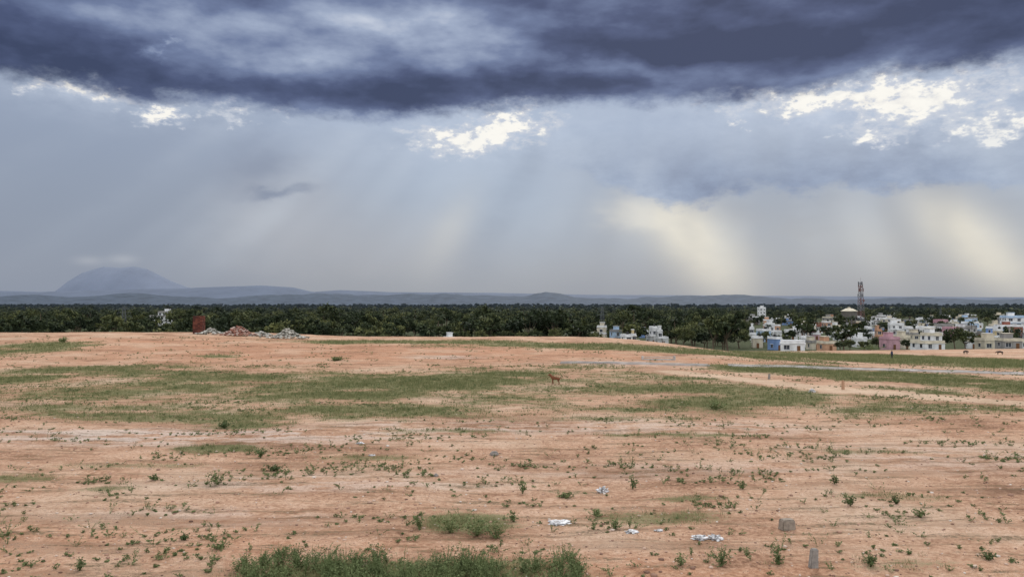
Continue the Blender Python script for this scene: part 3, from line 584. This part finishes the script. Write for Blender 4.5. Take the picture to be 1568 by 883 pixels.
def bevelled(name,px,py,sx,sy,sz,mat,rz=0,tilt=0,bev=.03,tapering=.9):
    a,b_,c=put(px,py); bm=bmesh.new(); bmesh.ops.create_cube(bm,size=1)
    for v in bm.verts:
        k=tapering if v.co.z>0 else 1; v.co=Vector((v.co.x*sx*k,v.co.y*sy*k,(v.co.z+.5)*sz-.03))
    bmesh.ops.bevel(bm,geom=bm.edges[:],offset=bev,segments=2,affect='EDGES'); bmesh.ops.subdivide_edges(bm,edges=bm.edges[:],cuts=1)
    r=random.Random(px)
    for v in bm.verts: v.co+=Vector((r.uniform(-1,1),r.uniform(-1,1),r.uniform(-1,1)))*sx*.015
    me=bpy.data.meshes.new(name); bm.to_mesh(me); bm.free(); o=link(name,me,[mat],loc=(a,b_,c),rz=rz); o.rotation_euler[1]=tilt; return o
M_stone=simple('granite',(.26,.24,.22),.35,9); M_cb=simple('weathered_block',(.26,.22,.18),.4,8)
bevelled('concrete_block',1203,809,.46,.3,.34,M_cb,.25,.03)
bevelled('boundary_stone',1243,866,.24,.16,.52,M_stone,.2,.07,.025,.8)
bevelled('boundary_stone',1290,596,.22,.18,.75,simple('sandstone',(.42,.26,.17)),.1,0,.03,.85)
bevelled('boundary_stone',1177,580,.2,.18,.5,M_stone,0,.05,.03,.85)
bevelled('rock',757,696,.42,.3,.2,M_stone,.3,0,.05,.75)
bevelled('rock',668,728,.2,.2,.14,M_stone,.3,0,.04,.7)
M_bag,t,b=newmat('white_plastic',.45,.4); t.put(b.inputs['Base Color'],t.ramp(t.n(t.node('ShaderNodeTexCoord').outputs['Object'],9,4),[(.38,(.20,.19,.19)),(.5,(.45,.45,.46)),(.62,(.72,.72,.74))]))
def bag(px,py,w,h,seed,name='plastic_bag'):
    a,b_,c=put(px,py); bm=bmesh.new(); bmesh.ops.create_icosphere(bm,subdivisions=4,radius=1)
    for v in bm.verts:
        n=mnoise.noise(v.co*2.2+Vector((seed,0,0)))*.9+mnoise.noise(v.co*6+Vector((0,seed,0)))*.55; v.co*=1+n; v.co=Vector((v.co.x*w/2,v.co.y*w/2.6,max(-.02,v.co.z*h*.6+h*.25)))
    me=bpy.data.meshes.new(name); bm.to_mesh(me); bm.free(); link(name,me,[M_bag],loc=(a,b_,c))
bag(922,752,.34,.2,1); bag(857,799,.62,.06,2,'plastic_sheet'); bag(1070,823,.4,.11,3); bag(1094,824,.34,.13,5); bag(966,814,.3,.07,7); bag(1243,600,.4,.25,9); bag(1008,812,.2,.05,11)
bag(552,678,.3,.06,12,'paper_scrap'); bag(570,697,.25,.05,14,'paper_scrap')
# ------------------------------------------------------------------ animals / person
def skin(name,V,Ed,R,mat,loc,rz,sc=1):
    me=bpy.data.meshes.new(name); me.from_pydata([tuple(c*sc for c in v) for v in V],Ed,[]); o=link(name,me,[mat],loc=loc,rz=rz)
    md=o.modifiers.new('skin','SKIN')
    for i,r in enumerate(R):
        sv=me.skin_vertices[0].data[i]; rr=r if isinstance(r,tuple) else (r,r); sv.radius=(rr[0]*sc,rr[1]*sc); sv.use_root=(i==0)
    md.use_smooth_shade=True; s=o.modifiers.new('sub','SUBSURF'); s.levels=2; s.render_levels=2; return o
dV=[(-.28,0,.50),(-.05,0,.49),(.18,0,.52),(.32,0,.62),(.42,0,.73),(.50,0,.75),(.62,0,.71),
 (-.30,.08,.42),(-.26,.09,.30),(-.38,.09,.17),(-.35,.09,.02),(-.30,.09,.015),(-.30,-.08,.42),(-.20,-.09,.30),(-.31,-.09,.17),(-.27,-.09,.02),(-.22,-.09,.015),
 (.20,.08,.42),(.18,.09,.28),(.22,.09,.15),(.22,.09,.02),(.27,.09,.015),(.20,-.08,.42),(.24,-.09,.28),(.20,-.09,.15),(.19,-.09,.02),(.24,-.09,.015),
 (-.40,0,.52),(-.52,0,.46),(-.60,0,.50),(.42,.05,.82),(.42,-.05,.82)]
dE=[(0,1),(1,2),(2,3),(3,4),(4,5),(5,6),(0,7),(7,8),(8,9),(9,10),(10,11),(0,12),(12,13),(13,14),(14,15),(15,16),(2,17),(17,18),(18,19),(19,20),(20,21),(2,22),(22,23),(23,24),(24,25),(25,26),(0,27),(27,28),(28,29),(4,30),(4,31)]
dR=[.12,.115,.14,.09,.085,.06,.035,.085,.06,.034,.026,.024,.085,.06,.034,.026,.024,.07,.045,.032,.026,.024,.07,.045,.032,.026,.024,.03,.02,.012,.022,.022]
a,b_,c=put(850,588); skin('brown_dog',dV,dE,dR,simple('brown_fur',(.16,.06,.03)),(a,b_,c),2.75,1.05)
pV=[(0,0,.93),(0,0,1.12),(0,0,1.36),(0,0,1.47),(0,-.01,1.58),(0,-.01,1.66),(.1,0,.88),(.12,-.03,.48),(.13,.05,.08),(.13,-.12,.03),(-.1,0,.88),(-.1,.03,.48),(-.11,.12,.08),(-.11,-.04,.03),
 (.19,0,1.38),(.24,.02,1.10),(.25,-.06,.86),(.25,-.08,.76),(-.19,0,1.38),(-.25,.0,1.10),(-.24,-.08,.87),(-.24,-.11,.77)]
pE=[(0,1),(1,2),(2,3),(3,4),(4,5),(0,6),(6,7),(7,8),(8,9),(0,10),(10,11),(11,12),(12,13),(2,14),(14,15),(15,16),(16,17),(2,18),(18,19),(19,20),(20,21)]
pR=[(.15,.11),(.14,.10),(.16,.11),.055,.095,.07,.095,.065,.045,.04,.095,.065,.045,.04,.06,.045,.035,.04,.06,.045,.035,.04]
M_per,t,b=newmat('clothed_person',.9); _,_,oz=t.sep(t.node('ShaderNodeTexCoord').outputs['Object'])
t.put(b.inputs['Base Color'],t.ramp(oz*.5,[(0,(.03,.03,.04)),(.46,(.035,.035,.05)),(.48,(.04,.05,.09)),(.72,(.04,.05,.09)),(.735,(.18,.09,.06)),(.80,(.18,.09,.06)),(.81,(.01,.01,.01))]))
x0=(1365-CX)/F*150; skin('person',pV,pE,pR,M_per,(x0,150,tz(x0,150)),.4)
cV=[(-.7,0,1.05),(0,0,1.0),(.55,0,1.1),(.9,0,1.05),(1.15,0,.75),(1.35,0,.55),(-.75,.2,.8),(-.68,.2,.5),(-.8,.2,.3),(-.76,.2,.02),(-.75,-.2,.8),(-.62,-.2,.5),(-.7,-.2,.3),(-.66,-.2,.02),(.5,.2,.75),(.5,.2,.4),(.5,.2,.02),(.5,-.2,.75),(.58,-.2,.4),(.55,-.2,.02),(-.95,0,1.0),(-1.02,0,.5)]
cE=[(0,1),(1,2),(2,3),(3,4),(4,5),(0,6),(6,7),(7,8),(8,9),(0,10),(10,11),(11,12),(12,13),(2,14),(14,15),(15,16),(2,17),(17,18),(18,19),(0,20),(20,21)]
cR=[.28,.34,.30,.16,.13,.08,.16,.1,.06,.05,.16,.1,.06,.05,.12,.07,.05,.12,.07,.05,.05,.03]
M_cow=simple('dark_hide',(.05,.035,.03))
for px,D,rz in [(1478,190,.3),(1530,185,2.8)]:
    x0=(px-CX)/F*D; skin('grazing_cow',cV,cE,cR,M_cow,(x0,D,tz(x0,D)),rz,.7)
print('done')
